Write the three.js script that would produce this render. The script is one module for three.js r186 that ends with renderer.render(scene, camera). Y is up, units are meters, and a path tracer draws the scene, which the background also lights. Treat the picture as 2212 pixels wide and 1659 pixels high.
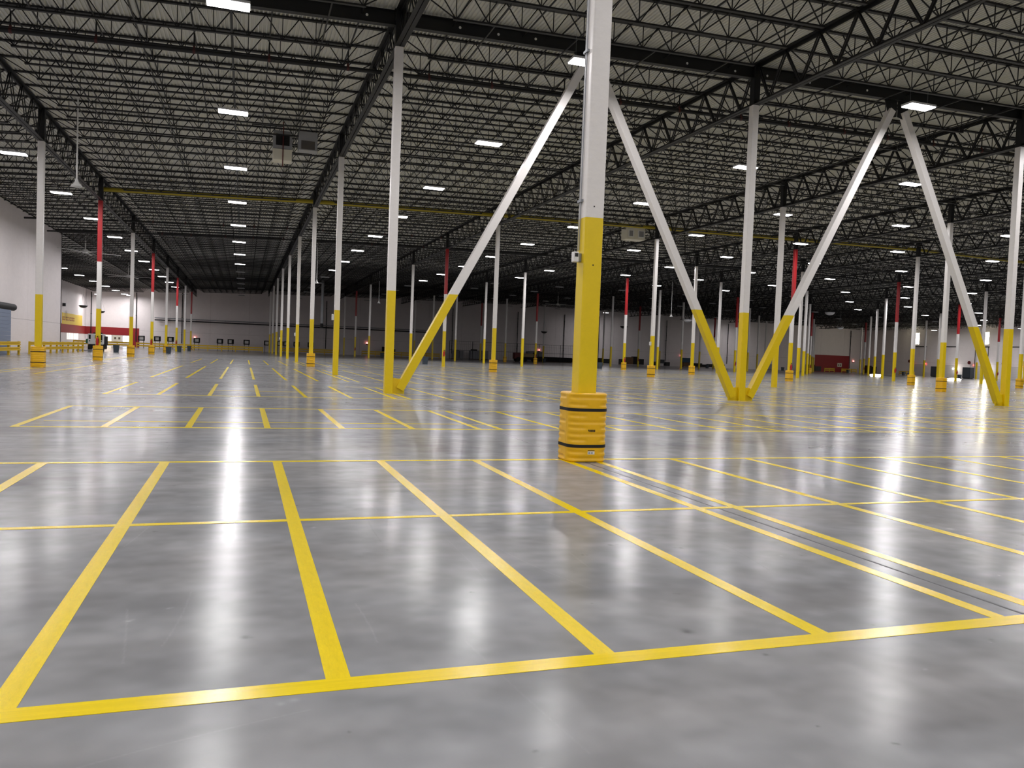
import * as THREE from 'three';
import { mergeGeometries } from 'three/addons/utils/BufferGeometryUtils.js';
import { RoundedBoxGeometry } from 'three/addons/geometries/RoundedBoxGeometry.js';
import { RectAreaLightUniformsLib } from 'three/addons/lights/RectAreaLightUniformsLib.js';

// ------------------------------------------------------------------ camera, light, exposure
// The hall is written with X to the right, Y up and Z into the hall; three's z is -Z.
const EYE = 1.6253;
const RIGHT = [0.946804, 0.038394, -0.319512], UPV = [-0.02432, 0.998555, 0.047925], FWD = [0.32089, -0.037605, 0.94637];
const FOCAL = 1716.7;
const scene = new THREE.Scene();
const camera = new THREE.PerspectiveCamera(2 * Math.atan(829.5 / FOCAL) * 180 / Math.PI, 2212 / 1659, 0.1, 600);
{
  const v = (a, s = 1) => new THREE.Vector3(a[0] * s, a[1] * s, -a[2] * s);
  const m = new THREE.Matrix4().makeBasis(v(RIGHT), v(UPV), v(FWD, -1));
  camera.quaternion.setFromRotationMatrix(m);
  camera.position.set(0, EYE, 0);
}
scene.add(camera);
scene.background = new THREE.Color(0x000000);
const renderer = new THREE.WebGLRenderer({ antialias: true });
renderer.toneMapping = THREE.LinearToneMapping;
renderer.toneMappingExposure = 1.6;
renderer.shadowMap.enabled = true;
renderer.shadowMap.type = THREE.PCFSoftShadowMap;
RectAreaLightUniformsLib.init();
const LAMP_COLOR = new THREE.Color().setRGB(1.0, 0.965, 0.975);
const LAMP_NITS = 150, LAMP_GLOW = 10;

// ------------------------------------------------------------------ grid of the hall
const A = 15.24, OX = 5.0948, OZ = 11.4935, B0 = 17.7925, B = 17.9667, PAINT = 3.781;
const cx = (u) => OX + u * A;
const cz = (k) => (k <= 0 ? OZ + k * B : OZ + B0 + (k - 1) * B);
const JOIST = B / 9;
const RU = [-3, -1.6, -1, 0, 1, 2, 3, 4, 5, 6, 7, 8, 9, 10, 11, 12];
const RH = [12.0, 12.9, 13.4, 13.97, 14.3, 14.55, 14.75, 14.95, 14.75, 14.5, 14.3, 14.1, 13.9, 13.7, 13.5, 13.3];
function interp(t, xs, ys) {
  if (t <= xs[0]) return ys[0];
  for (let i = 1; i < xs.length; i++) if (t <= xs[i]) return ys[i - 1] + (ys[i] - ys[i - 1]) * (t - xs[i - 1]) / (xs[i] - xs[i - 1]);
  return ys[ys.length - 1];
}
const roof = (X) => interp((X - OX) / A, RU, RH);           // underside of the roof deck
const WT = { '-1': 11.66, 0: 12.6, 1: 12.56, 2: 12.62, 3: 12.88, 4: 13.3, 5: 13.0, 6: 12.7, 7: 12.62, 8: 12.6, 9: 12.5, 10: 12.35 };
const XL = -19.3, XA = -32, XR = 175, ZF = -45, ZA = 100, ZB = 190;

// ------------------------------------------------------------------ helpers
let seed = 20240611;
const rnd = () => { seed = (seed * 1664525 + 1013904223) >>> 0; return seed / 4294967296; };
const V = (x, y, z) => new THREE.Vector3(x, y, -z);
function project(X, Y, Z) {
  const d = [X, Y - EYE, Z], dot = (a) => a[0] * d[0] + a[1] * d[1] + a[2] * d[2], z = dot(FWD);
  return z <= 0.1 ? [-9999, -9999] : [1106 + FOCAL * dot(RIGHT) / z, 829.5 - FOCAL * dot(UPV) / z];
}
const taken = new Map();
function numbered(name) { const n = taken.get(name) ?? 0; taken.set(name, n + 1); return n ? name + '_' + String(n).padStart(3, '0') : name; }
function box(x0, x1, y0, y1, z0, z1) {
  const g = new THREE.BoxGeometry(x1 - x0, y1 - y0, z1 - z0);
  g.translate((x0 + x1) / 2, (y0 + y1) / 2, -(z0 + z1) / 2);
  return g;
}
function rbox(x0, x1, y0, y1, z0, z1, r = 0.02, s = 2) {
  const g = new RoundedBoxGeometry(x1 - x0, y1 - y0, z1 - z0, s, r);
  g.translate((x0 + x1) / 2, (y0 + y1) / 2, -(z0 + z1) / 2);
  return g;
}
const _o = new THREE.Object3D();
function bar(p, q, w, h) {                                   // a box from p to q, w across, h tall
  const a = V(...p), b = V(...q), L = a.distanceTo(b), g = new THREE.BoxGeometry(w, h, L);
  _o.position.copy(a).lerp(b, 0.5); _o.up.set(0, 1, 0);
  if (Math.abs(b.y - a.y) > 0.999 * L) _o.up.set(0, 0, 1);
  _o.lookAt(b); _o.updateMatrix(); g.applyMatrix4(_o.matrix);
  return g;
}
function rod(p, q, r, seg = 4, open = true, r2 = r) {        // a round or square rod from p to q
  const a = V(...p), b = V(...q), L = a.distanceTo(b), g = new THREE.CylinderGeometry(r2, r, L, seg, 1, open);
  if (seg === 4) g.rotateY(Math.PI / 4);
  const qn = new THREE.Quaternion().setFromUnitVectors(new THREE.Vector3(0, 1, 0), b.clone().sub(a).normalize());
  g.applyQuaternion(qn); const m = a.lerp(b, 0.5); g.translate(m.x, m.y, m.z);
  return g;
}
function disc(p, r, dir, t = 0.01, seg = 16) { return rod(p, [p[0] + dir[0] * t, p[1] + dir[1] * t, p[2] + dir[2] * t], r, seg, false); }
function join(gs) { return gs.length === 1 ? gs[0] : mergeGeometries(gs.map((g) => (g.index ? g : g))); }
function mesh(name, geo, mat, parent) {
  const m = new THREE.Mesh(Array.isArray(geo) ? join(geo) : geo, mat);
  m.castShadow = m.receiveShadow = true;
  m.name = parent && parent !== scene ? name : numbered(name);
  (parent ?? scene).add(m);
  return m;
}
function thing(name, label, category, at = [0, 0, 0], group) {
  const g = new THREE.Group(); g.name = numbered(name); g.position.copy(V(...at)); scene.add(g);
  g.userData = { label, category }; if (group) g.userData.group = group;
  return g;
}
function structure(name, label) {
  const g = new THREE.Group(); g.name = name; scene.add(g); g.userData = { label, category: name.split('_')[0], kind: 'structure' };
  return g;
}
const ORD = ['first', 'second', 'third', 'fourth', 'fifth', 'sixth', 'seventh', 'eighth', 'ninth', 'tenth', 'eleventh', 'twelfth', 'thirteenth', 'fourteenth', 'fifteenth', 'sixteenth'];

// ------------------------------------------------------------------ procedural textures
function lattice(n) { const t = new Float32Array(n * n); for (let i = 0; i < t.length; i++) t[i] = rnd(); return t; }
function tileNoise(size, cellsX, cellsY, out, amp) {         // periodic value noise added to out
  const n = 256, t = lattice(n), sm = (v) => v * v * (3 - 2 * v);
  for (let y = 0; y < size; y++) {
    const fy = y / size * cellsY, y0 = Math.floor(fy), ty = sm(fy - y0), ya = (y0 % cellsY) % n, yb = ((y0 + 1) % cellsY) % n;
    for (let x = 0; x < size; x++) {
      const fx = x / size * cellsX, x0 = Math.floor(fx), tx = sm(fx - x0), xa = (x0 % cellsX) % n, xb = ((x0 + 1) % cellsX) % n;
      const a = t[ya * n + xa], b = t[ya * n + xb], c = t[yb * n + xa], d = t[yb * n + xb];
      out[y * size + x] += amp * ((a + (b - a) * tx) * (1 - ty) + (c + (d - c) * tx) * ty - 0.5);
    }
  }
}
function dataTexture(size, fn, srgb) {
  const d = new Uint8Array(size * size * 4);
  for (let i = 0; i < size * size; i++) { const c = fn(i); for (let j = 0; j < 3; j++) d[i * 4 + j] = Math.max(0, Math.min(255, Math.round(c[j]))); d[i * 4 + 3] = 255; }
  const t = new THREE.DataTexture(d, size, size);
  t.wrapS = t.wrapT = THREE.RepeatWrapping; t.magFilter = THREE.LinearFilter; t.minFilter = THREE.LinearMipmapLinearFilter; t.generateMipmaps = true;
  if (srgb) t.colorSpace = THREE.SRGBColorSpace;
  t.needsUpdate = true;
  return t;
}
const FLOOR_TILE = 18, FS = 2048;
const cloud = new Float32Array(FS * FS), gloss = new Float32Array(FS * FS), fine = new Float32Array(FS * FS);
for (const [cX, cY, a] of [[5, 7, 0.4], [11, 15, 0.45], [18, 46, 0.4], [40, 110, 0.42], [110, 40, 0.26], [120, 170, 0.3], [240, 250, 0.16]]) tileNoise(FS, cX, cY, cloud, a);
for (const [cX, cY, a] of [[7, 9, 0.7], [19, 28, 0.7], [60, 90, 0.4]]) tileNoise(FS, cX, cY, gloss, a);
for (const [cX, cY, a] of [[60, 64, 0.35], [27, 33, 0.7]]) tileNoise(FS, cX, cY, fine, a);
const dab = (x, y, r, w) => {                                 // a soft spot added to the slab's tone
  const R = Math.ceil(r * 2);
  for (let j = -R; j <= R; j++) for (let i = -R; i <= R; i++) { const q = ((Math.floor(y) + j + FS) % FS) * FS + (Math.floor(x) + i + FS) % FS, fx = i + Math.floor(x) - x, fy = j + Math.floor(y) - y; cloud[q] += w * Math.exp(-(fx * fx + fy * fy) / (r * r)); }
};
for (let s = 0; s < 130; s++) {                              // faint hairline scuffs
  let x = rnd() * FS, y = rnd() * FS; const a = rnd() < 0.6 ? Math.PI / 2 + (rnd() - 0.5) * 0.25 : rnd() * 6.28, L = 20 + rnd() * 170, w = (rnd() < 0.7 ? 0.24 : -0.22) * (0.5 + rnd()), bend = (rnd() - 0.5) * 0.004;
  for (let i = 0; i < L; i++) { dab(x, y, 0.55, w * (0.3 + 0.7 * rnd())); x += Math.cos(a + bend * i); y += Math.sin(a + bend * i); x = (x + FS) % FS; y = (y + FS) % FS; }
}
for (let s = 0; s < 420; s++) { const x = rnd() * FS, y = rnd() * FS, r = 0.7 + rnd() * rnd() * 3, w = (rnd() < 0.6 ? -0.5 : 0.45) * (0.4 + rnd()); for (let i = 0; i < 4; i++) dab(x + (rnd() - 0.5) * r * 3, y + (rnd() - 0.5) * r * 2, r * (0.5 + rnd() * 0.6), w * 0.6); }
const floorColor = dataTexture(FS, (i) => { const v = 1 + 0.25 * cloud[i], w = gloss[i] * 2.2; return [140 * v + w, 141 * v, 143 * v - w]; }, true);
const floorRough = dataTexture(FS, (i) => { const v = 0.19 + 0.05 * gloss[i]; return [0, Math.max(0.12, v) * 255, 0]; }, false);
const floorBump = dataTexture(FS, (i) => { const v = 128 + 55 * fine[i]; return [v, v, v]; }, false);
const PS = 256, paintNoise = new Float32Array(PS * PS);
for (const [c, a] of [[6, 0.5], [15, 0.4], [40, 0.35], [120, 0.3]]) tileNoise(PS, c, c, paintNoise, a);
const paintTone = dataTexture(PS, (i) => { const v = 247 + 9 * paintNoise[i]; return [v, v, v]; }, true);
const paintRough = dataTexture(PS, (i) => [0, 255 * Math.max(0.2, 0.8 + 0.22 * paintNoise[i]), 0], false);
const tapeTone = dataTexture(PS, (i) => { const v = 243 + 22 * paintNoise[i]; return [v, v, v]; }, true);

function mat(color, roughness = 0.5, extra = {}) {
  return new THREE.MeshStandardMaterial({ color: new THREE.Color(color), roughness, metalness: 0, ...extra });
}
const tex = (t, sx, sy) => { const c = t.clone(); c.repeat.set(sx, sy); c.needsUpdate = true; return c; };
const M = {
  yellow: mat('#eacb06', 0.42, { map: tex(paintTone, 1, 4), roughnessMap: tex(paintRough, 1, 4) }),
  white: mat('#eae7e4', 0.4, { map: tex(paintTone, 1, 8), roughnessMap: tex(paintRough, 1, 8) }),
  red: mat('#a3151c', 0.38, { map: tex(paintTone, 1, 4) }),
  black: mat('#07080a', 0.55),
  blackPlate: mat('#08090b', 0.65, { roughnessMap: tex(paintRough, 6, 1) }),
  deck: mat('#d6d5cd', 0.55, { map: tex(paintTone, 40, 40) }),
  wall: mat('#efe8e8', 0.75, { map: tex(paintTone, 2, 3), roughnessMap: tex(paintRough, 3, 3) }),
  wallJoint: mat('#77736f', 0.9),
  redWall: mat('#93161d', 0.6, { map: tex(paintTone, 3, 1) }),
  guard: mat('#f0ba0c', 0.42, { map: tex(paintTone, 2, 2), roughnessMap: tex(paintRough, 2, 2) }),
  strap: mat('#0a0a0b', 0.7),
  tape: mat('#fadd02', 0.24, { map: tex(tapeTone, 1, 14), roughnessMap: tex(paintRough, 2, 20), bumpMap: tex(tapeTone, 2, 40), bumpScale: 0.0015 }),
  joint: mat('#4b4c50', 0.45),
  steel: mat('#8d9196', 0.4, { metalness: 0.6 }),
  pipeGrey: mat('#9a9da1', 0.35, { metalness: 0.5 }),
  lampBody: mat('#c9cacb', 0.4),
  lampOff: mat('#8f9092', 0.4),
  lampOn: new THREE.MeshStandardMaterial({ color: 0xffffff, roughness: 0.5, emissive: LAMP_COLOR.clone(), emissiveIntensity: LAMP_GLOW }),
  gasLine: mat('#a08f14', 0.6),
  gasPipe: mat('#b79a1c', 0.5),
  bin: mat('#39444e', 0.55),
  extinguisher: mat('#b0121a', 0.3),
  coupling: mat('#431512', 0.6),
  dark: mat('#17181b', 0.6),
  rubber: mat('#101011', 0.85),
  cream: mat('#d9d5c4', 0.6),
  whiteGloss: mat('#dcdcda', 0.35),
  greyPanel: mat('#7e8aa0', 0.5),
  boxCard: mat('#6d5237', 0.8),
  blueBin: mat('#12405f', 0.5),
  door: mat('#c4c1c0', 0.5),
};
const floorMat = new THREE.MeshPhysicalMaterial({ color: 0xffffff, map: floorColor, roughness: 1, roughnessMap: floorRough, bumpMap: floorBump, bumpScale: 0.0007, ior: 1.16 });

// ------------------------------------------------------------------ floor with its painted lines
const floor = structure('floor', 'polished grey concrete floor marked with yellow stall lines');
{
  const g = new THREE.BoxGeometry(XR - XA + 2, 0.3, ZB - ZF + 2); g.translate((XR + XA) / 2, -0.15, -(ZB + ZF) / 2);
  const p = g.attributes.position, uv = g.attributes.uv;
  for (let i = 0; i < p.count; i++) uv.setXY(i, p.getX(i) / FLOOR_TILE, p.getZ(i) / FLOOR_TILE);
  mesh('slab', g, floorMat, floor);
  const T = 0.0022, W = 0.06;
  const along = (X, z0, z1, w = W, m = M.tape, name = 'stall_line', t = T) => mesh(name, box(X - w, X + w, 0, t, z0, z1), m, floor);
  const across = (Z, x0, x1, w = W, m = M.tape, name = 'cross_line') => {
    const g = new THREE.BoxGeometry(w * 2, T, x1 - x0); g.rotateY(Math.PI / 2); g.translate((x0 + x1) / 2, T / 2 + 0.0004, -Z); return mesh(name, g, m, floor);
  };
  const rows = [[3.83, 11.52], [16.15, 21.15], [25.95, 33.45], [38.4, 57.6], [66.5, 84]];
  const left = []; for (let i = 0; i <= 6; i++) left.push(4.80 - 1.44 * i);
  rows.forEach(([z0, z1], r) => {
    for (const X of left) along(X, z0, z1);
    for (let u = 0; u < 4; u++) {
      along(cx(u) + 0.19, z0, z1);
      for (let i = 1; i <= 9; i++) if (cx(u) + 0.19 + 1.44 * i < cx(u + 1) - 0.6) along(cx(u) + 0.19 + 1.44 * i, z0, z1);
      along(cx(u + 1) - 0.29, z0, z1);
    }
    if (r >= 3) { along(-8.47, z0 + 0.4, z1); along(-9.9, z0 - 3, z1); along(-10.4, z0 - 3, z1); }
  });
  across(3.83, -8, 70, 0.07); across(7.6, -9, 100, 0.045); across(11.52, -9, 140, 0.055);
  across(16.15, -3.88, 120, 0.06); across(17.3, -3.6, 120, 0.04); across(21.15, -3.88, 130, 0.05);
  across(25.95, -3.9, 130, 0.06); across(28.9, -0.9, 110, 0.04); across(33.45, 4, 130, 0.06);
  for (const Z of [38.4, 57.6, 66.5, 84, 96, 112]) across(Z, 6, 150, 0.07);
  // filled saw cuts of the slab
  for (const X of [-7.0, -5.5]) { along(X, 30, 36.6, 0.05, M.joint, 'saw_cut', 0.0012); along(X, 38, 58, 0.05, M.joint, 'saw_cut', 0.0012); }
  along(OX - 0.05, ZF, 190, 0.012, M.joint, 'saw_cut', 0.0012); along(cx(1), 15, 190, 0.012, M.joint, 'saw_cut', 0.0012);
  for (const Z of [cz(1), cz(2), cz(3)]) { const g = new THREE.BoxGeometry(100, 0.0012, 0.05); g.translate(30, 0.0006, -(Z + 7)); mesh('saw_cut', g, M.joint, floor); }
}

// ------------------------------------------------------------------ walls of tilt-up panels
function wall(name, label, x0, z0, x1, z1, top, panel, splitY, inward) {
  const w = structure(name, label), L = Math.hypot(x1 - x0, z1 - z0), dx = (x1 - x0) / L, dz = (z1 - z0) / L, n = Math.max(1, Math.round(L / panel)), s = L / n, gap = 0.02;
  const [ix, iz] = inward;
  const put = (nm, a, b, y0, y1, d0, d1, m) => {
    const xs = [x0 + dx * a + ix * d0, x0 + dx * b + ix * d1], zs = [z0 + dz * a + iz * d0, z0 + dz * b + iz * d1];
    return mesh(nm, box(Math.min(...xs), Math.max(...xs), y0, y1, Math.min(...zs), Math.max(...zs)), m, w);
  };
  put('backing', 0, L, -0.2, top + 2.5, -0.35, -0.02, M.wallJoint);
  for (let i = 0; i < n; i++) {
    put('panel', i * s + gap / 2, (i + 1) * s - gap / 2, 0, splitY - gap / 2, -0.02, 0, M.wall);
    put('panel', i * s + gap / 2, (i + 1) * s - gap / 2, splitY + gap / 2, top + 2, -0.02, 0, M.wall);
  }
  return w;
}
const wallLeft = wall('wall_left', 'white concrete panel wall at left beside the yellow guard rails', XL, ZF, XL, ZA, 13, 15.1, 3.1, [1, 0]);
const wallReturn = wall('wall_return', 'short white wall turning back into the left recess', XA, ZA, XL, ZA, 13, 6.3, 3.1, [0, 1]);
const wallRecess = wall('wall_recess', 'white recessed wall with the yellow sign and red band', XA, ZA, XA, ZB, 13, 9, 4.1, [1, 0]);
const wallBack = wall('wall_back', 'long grey-white back wall of the hall', XA, ZB, XR, ZB, 14.5, 8.3, 3.6, [0, -1]);
const wallRight = wall('wall_right', 'white right wall with the dock doors', XR, ZF, XR, ZB, 13, 9.6, 3.6, [-1, 0]);
const wallFront = wall('wall_front', 'white wall behind the camera', XL, ZF, XR, ZF, 14.5, 12, 3.6, [0, 1]);

// ------------------------------------------------------------------ ceiling: deck, joists, girders, beam, bridging, pipes
const ceiling = structure('ceiling', 'ribbed pale metal roof deck on black open web joists and girders');
{
  // ribbed deck, ribs along Z
  const prof = []; const pitch = 0.1524, d = 0.05;
  for (let X = XA - 1; X < XR + 1; X += pitch) {
    for (const [o, h] of [[0, 0], [0.045, 0], [0.06, d], [0.137, d]]) prof.push([X + o, roof(X + o) + 0.002 + h]);
  }
  const pos = [], uv = [], idx = [];
  prof.forEach(([x, y], i) => {
    pos.push(x, y, -(ZF - 1), x, y, -(ZB + 1)); uv.push(x / 4, 0, x / 4, (ZB - ZF) / 4);
    if (i) { const a = (i - 1) * 2; idx.push(a, a + 1, a + 2, a + 1, a + 3, a + 2); }
  });
  let g = new THREE.BufferGeometry();
  g.setAttribute('position', new THREE.Float32BufferAttribute(pos, 3)); g.setAttribute('uv', new THREE.Float32BufferAttribute(uv, 2)); g.setIndex(idx);
  g = g.toNonIndexed(); g.computeVertexNormals();
  mesh('roof_deck', g, M.deck, ceiling);
  // insulation board over the deck keeps the roof tight
  const over = [];
  for (let u = -3; u < 12; u++) { const xa = Math.max(XA - 1, cx(u)), xb = Math.min(XR + 1, cx(u + 1)); if (xb > xa) { const q = bar([xa, roof(xa) + 0.2, (ZF + ZB) / 2], [xb, roof(xb) + 0.2, (ZF + ZB) / 2], ZB - ZF + 2, 0.2); over.push(q); } }
  mesh('roof_board', over, M.dark, ceiling);

  // joists, one geometry for each bay
  const DEPTH = 0.87;
  function joistGeo(u, u1) {
    const xa = cx(u), L = cx(u1) - xa, top = (x) => roof(xa + x) - 0.03, bot = (x) => roof(xa + x) - DEPTH, P = (x, y) => [xa + x, y, 0], gs = [];
    const e = Math.min(1.6, L * 0.2), nb = Math.max(2, Math.round((L - 2 * e) / 1.2)), s = (L - 2 * e) / nb;
    gs.push(bar(P(0.02, top(0.02)), P(L - 0.02, top(L - 0.02)), 0.15, 0.07));
    gs.push(bar(P(e - 0.1, bot(e)), P(L - e + 0.1, bot(L - e)), 0.13, 0.06));
    const r = 0.024;
    gs.push(rod(P(0.15, top(0.15)), P(e, bot(e)), 0.026), rod(P(L - 0.15, top(L)), P(L - e, bot(L - e)), 0.026));
    for (let i = 0; i <= nb; i++) {
      const x = e + i * s;
      gs.push(rod(P(x, bot(x)), P(x, top(x)), 0.02));
      gs.push(rod(P(x, bot(x)), P(x - s / 2, top(x - s / 2)), r), rod(P(x, bot(x)), P(x + s / 2, top(x + s / 2)), r));
    }
    return join(gs);
  }
  const bays = [[-2.43, -1.6], [-1.6, -1]]; for (let u = -1; u < 11; u++) bays.push([u, u + 1]);
  bays.push([11, (XR - OX) / A]);
  const items = [];
  for (const [u, u1] of bays) {
    const geo = joistGeo(u, u1), xm = (cx(u) + cx(u1)) / 2;
    for (let j = -10; j < 82; j++) {
      const Z = cz(1) + j * JOIST; if (Z > ZB - 0.5 || Z < 9) continue;
      if (u < -1.6 && Z < ZA + 1) continue;
      if (j === 0 && u >= -1.6 && u < 3) continue;          // the frame beam stands here
            const seen = [cx(u), xm, cx(u1)].some((x) => { const q = project(x, roof(x), Z); return q[0] > -80 && q[0] < 2290 && q[1] > -200; });
      if (Z < 30 && !seen && Math.abs(xm) > 60) continue;
      items.push({ geo, Z, size: (seen ? 1 : 0.02) / Math.hypot(xm, Z) });
    }
  }
  items.sort((a, b) => b.size - a.size);
  items.slice(0, 300).forEach((t) => { const m = mesh('roof_joist', t.geo, M.black, ceiling); m.position.z = -t.Z; });
  const rest = items.slice(300).map((t) => t.geo.clone().translate(0, 0, -t.Z));
  mesh('distant_joists', rest, M.black, ceiling).userData.kind = 'stuff';

  // girders over the column rows, bay by bay
  for (let u = -1; u <= 10; u++) for (let k = 0; k <= 9; k++) {
    const X = cx(u), z0 = cz(k), z1 = k === 9 ? ZB : cz(k + 1), yt = roof(X) - 0.12, yb = WT[u] + 0.06;
    const near = k <= 3 && u <= 3;
    const gir = new THREE.Group(); gir.name = 'roof_girder'; ceiling.add(gir);
    const s = (z1 - z0) / 9, zt = (j) => z0 + s * j;
    const pair = (p, q, w, h, off) => [bar([p[0] - off, p[1], p[2]], [q[0] - off, q[1], q[2]], w, h), bar([p[0] + off, p[1], p[2]], [q[0] + off, q[1], q[2]], w, h)];
    const ang = (y, up) => [-1, 1].flatMap((sd) => [box(X + sd * 0.02 - 0.006, X + sd * 0.02 + 0.006, y - 0.075, y + 0.075, z0 + 0.05, z1 - 0.05), box(X + (sd < 0 ? -0.17 : 0.02), X + (sd < 0 ? -0.02 : 0.17), up ? y + 0.06 : y - 0.075, up ? y + 0.075 : y - 0.06, z0 + 0.05, z1 - 0.05)]);
    mesh('top_chord', ang(yt, true), M.black, gir); mesh('bottom_chord', ang(yb + 0.02, false), M.black, gir);
    const web = [];
    for (let j = 0; j < 9; j++) web.push(pair([X, yb, zt(j + 0.5)], [X, yt, zt(j) + (j ? 0 : 0.2)], 0.035, 0.07, 0.045), pair([X, yb, zt(j + 0.5)], [X, yt, zt(j + 1) - (j < 8 ? 0 : 0.2)], 0.035, 0.07, 0.045));
    if (near) for (const w of web) mesh('web_member', w, M.black, gir); else mesh('web', web.flat(), M.black, gir);
    // seats that carry the joists on the top chord
    const seats = []; for (let j = 0; j < 9; j++) seats.push(box(X - 0.2, X + 0.2, yt + 0.06, yt + 0.115, zt(j) - 0.06, zt(j) + 0.06)); mesh('joist_seats', seats, M.black, gir);
  }

  // the wide frame beam over the diagonal braces
  for (const [u0, u1] of [[-1.6, -1], [-1, 0], [0, 1], [1, 2], [2, 3]]) {
    const xa = cx(u0) + 0.16, xb = cx(u1) - 0.16, Z = cz(1), t = (x) => roof(x) - 0.1, gs = [];
    gs.push(bar([xa, t(xa) - 0.25, Z], [xb, t(xb) - 0.25, Z], 0.02, 0.5), bar([xa, t(xa), Z], [xb, t(xb), Z], 0.26, 0.025), bar([xa, t(xa) - 0.5, Z], [xb, t(xb) - 0.5, Z], 0.26, 0.025));
    mesh('frame_beam', gs, M.blackPlate, ceiling);
  }
  for (const [X, o] of [[3.9, 0.24], [7.35, 0.22], [8.85, 0.26], [10.35, 0.22], [19.3, 0.3], [20.9, 0.3], [23.1, 0.3], [26.2, 0.25], [17.0, 0.28], [33.0, 0.26]])
    mesh('white_dot', disc([X, roof(X) - 0.1 - o, cz(1) - 0.011], 0.05, [0, 0, -1], 0.006, 14), M.whiteGloss, ceiling);

  // bridging angles and sprinkler branch pipes along the hall
  for (let u = -1; u < 11; u++) {
    for (const f of [0.2, 0.41, 0.62, 0.83]) {
      const X = cx(u) + f * A, z0 = u > 4 ? 30 : 9;
      mesh('bridging', [box(X - 0.025, X + 0.025, roof(X) - 0.86, roof(X) - 0.815, z0, ZB - 1), box(X - 0.02, X + 0.02, roof(X) - 0.12, roof(X) - 0.08, z0, ZB - 1)], M.black, ceiling);
    }
    for (const f of [0.13, 0.31, 0.53, 0.71, 0.91]) {
      const X = cx(u) + f * A, z0 = u > 4 ? 30 : 9;
      mesh('sprinkler_pipe', rod([X, roof(X) - 0.3, z0], [X, roof(X) - 0.3, ZB - 1], 0.03, 6), M.black, ceiling);
    }
  }
  for (const f of [-1.35, -1.18]) { const X = cx(f); mesh('bridging', box(X - 0.025, X + 0.025, roof(X) - 0.86, roof(X) - 0.815, 30, ZB - 1), M.black, ceiling); }
  // sprinkler mains across the hall with red couplings
  for (const [Z, r] of [[33.2, 0.085], [80.4, 0.09], [89, 0.08], [150, 0.09]]) {
    const main = new THREE.Group(); main.name = 'sprinkler_main'; ceiling.add(main);
    const segs = [], cps = [];
    for (let u = -1.55; u < 11; u += (u < -1.5 ? 0.55 : 1)) { const xa = cx(u), xb = cx(u < -1.5 ? -1 : u + 1); segs.push(rod([xa, roof(xa) - 1.0, Z], [xb, roof(xb) - 1.0, Z], r, 10)); }
    mesh('pipe_run', segs, M.black, main);
    for (let u = -1; u < (Z < 40 ? 3 : 1); u++) for (const f of [0.13, 0.31, 0.53, 0.71, 0.91]) {
      const X = cx(u) + f * A; cps.push(X);
      mesh('red_coupling', [rod([X - 0.05, roof(X - 0.05) - 1.0, Z], [X + 0.05, roof(X + 0.05) - 1.0, Z], r + 0.015, 10, false), rod([X, roof(X) - 0.95, Z], [X, roof(X) - 0.8, Z], 0.042, 8, false)], M.coupling, main);
      mesh('riser', rod([X, roof(X) - 0.8, Z], [X, roof(X) - 0.3, Z], 0.03, 6), M.black, main);
    }
  }
  // yellow gas pipe
  { const gs = []; for (let u = -1; u < 8; u++) gs.push(rod([cx(u), roof(cx(u)) - 0.8, 65.8], [cx(u + 1), roof(cx(u + 1)) - 0.8, 65.8], 0.15, 10)); mesh('gas_pipe', gs, M.gasLine, ceiling); }
}

// ------------------------------------------------------------------ columns
const isRed = (u, k) => ((u + 1) % 4 === 0 ? k % 2 === 1 && k >= 3 : (u - 1) % 4 === 0 && k % 2 === 0 && k > 0);
const guardAt = new Set(['0,0', '0,3', '-1,2', '-1,3', '-1,4', '-1,5', '-1,6', '-1,9', '1,3', '2,3', '3,2', '3,3', '3,4', '3,5', '3,7', '3,8', '4,3', '5,3', '7,7']);
function postGeo(half, y0, y1, r = 0.028) {                   // a square tube with rounded corners
  const s = new THREE.Shape(), h = half;
  s.moveTo(-h + r, -h); s.lineTo(h - r, -h); s.absarc(h - r, -h + r, r, -Math.PI / 2, 0); s.lineTo(h, h - r); s.absarc(h - r, h - r, r, 0, Math.PI / 2);
  s.lineTo(-h + r, h); s.absarc(-h + r, h - r, r, Math.PI / 2, Math.PI); s.lineTo(-h, -h + r); s.absarc(-h + r, -h + r, r, Math.PI, Math.PI * 1.5);
  const g = new THREE.ExtrudeGeometry(s, { depth: y1 - y0, bevelEnabled: false, curveSegments: 3 });
  g.rotateX(-Math.PI / 2); g.translate(0, y0, 0);
  const p = g.attributes.position, uv = g.attributes.uv;
  for (let i = 0; i < p.count; i++) uv.setXY(i, (p.getX(i) + p.getZ(i)) * 0.7, p.getY(i) * 0.22);
  return g;
}
const rowPhrase = (u) => (u === -1 ? 'the leftmost column row' : u === 0 ? "the nearest column's row" : ORD[u - 1] + ' row right of nearest column');
const geoCache = new Map(), cached = (key, f) => { if (!geoCache.has(key)) geoCache.set(key, f()); return geoCache.get(key); };
const columnOrder = new Map(), columns = [];
for (let u = -1; u <= 10; u++) {
  let n = 0;
  for (let k = 0; k <= 9; k++) {
    const q = project(cx(u), 3, cz(k)), in_ = q[0] > -20 && q[0] < 2232;
    if (q[0] < -260 || q[0] > 2460) continue;
    if (in_) n++;
    columnOrder.set(u + ',' + k, in_ ? n : 0); columns.push([u, k, in_ ? n : 0]);
  }
}
const columnPhrase = (u, k) => (u === 0 && k === 0 ? 'the nearest column' : (columnOrder.get(u + ',' + k) ? ORD[columnOrder.get(u + ',' + k) - 1] + ' column in ' : 'out of frame column in ') + rowPhrase(u));
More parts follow.
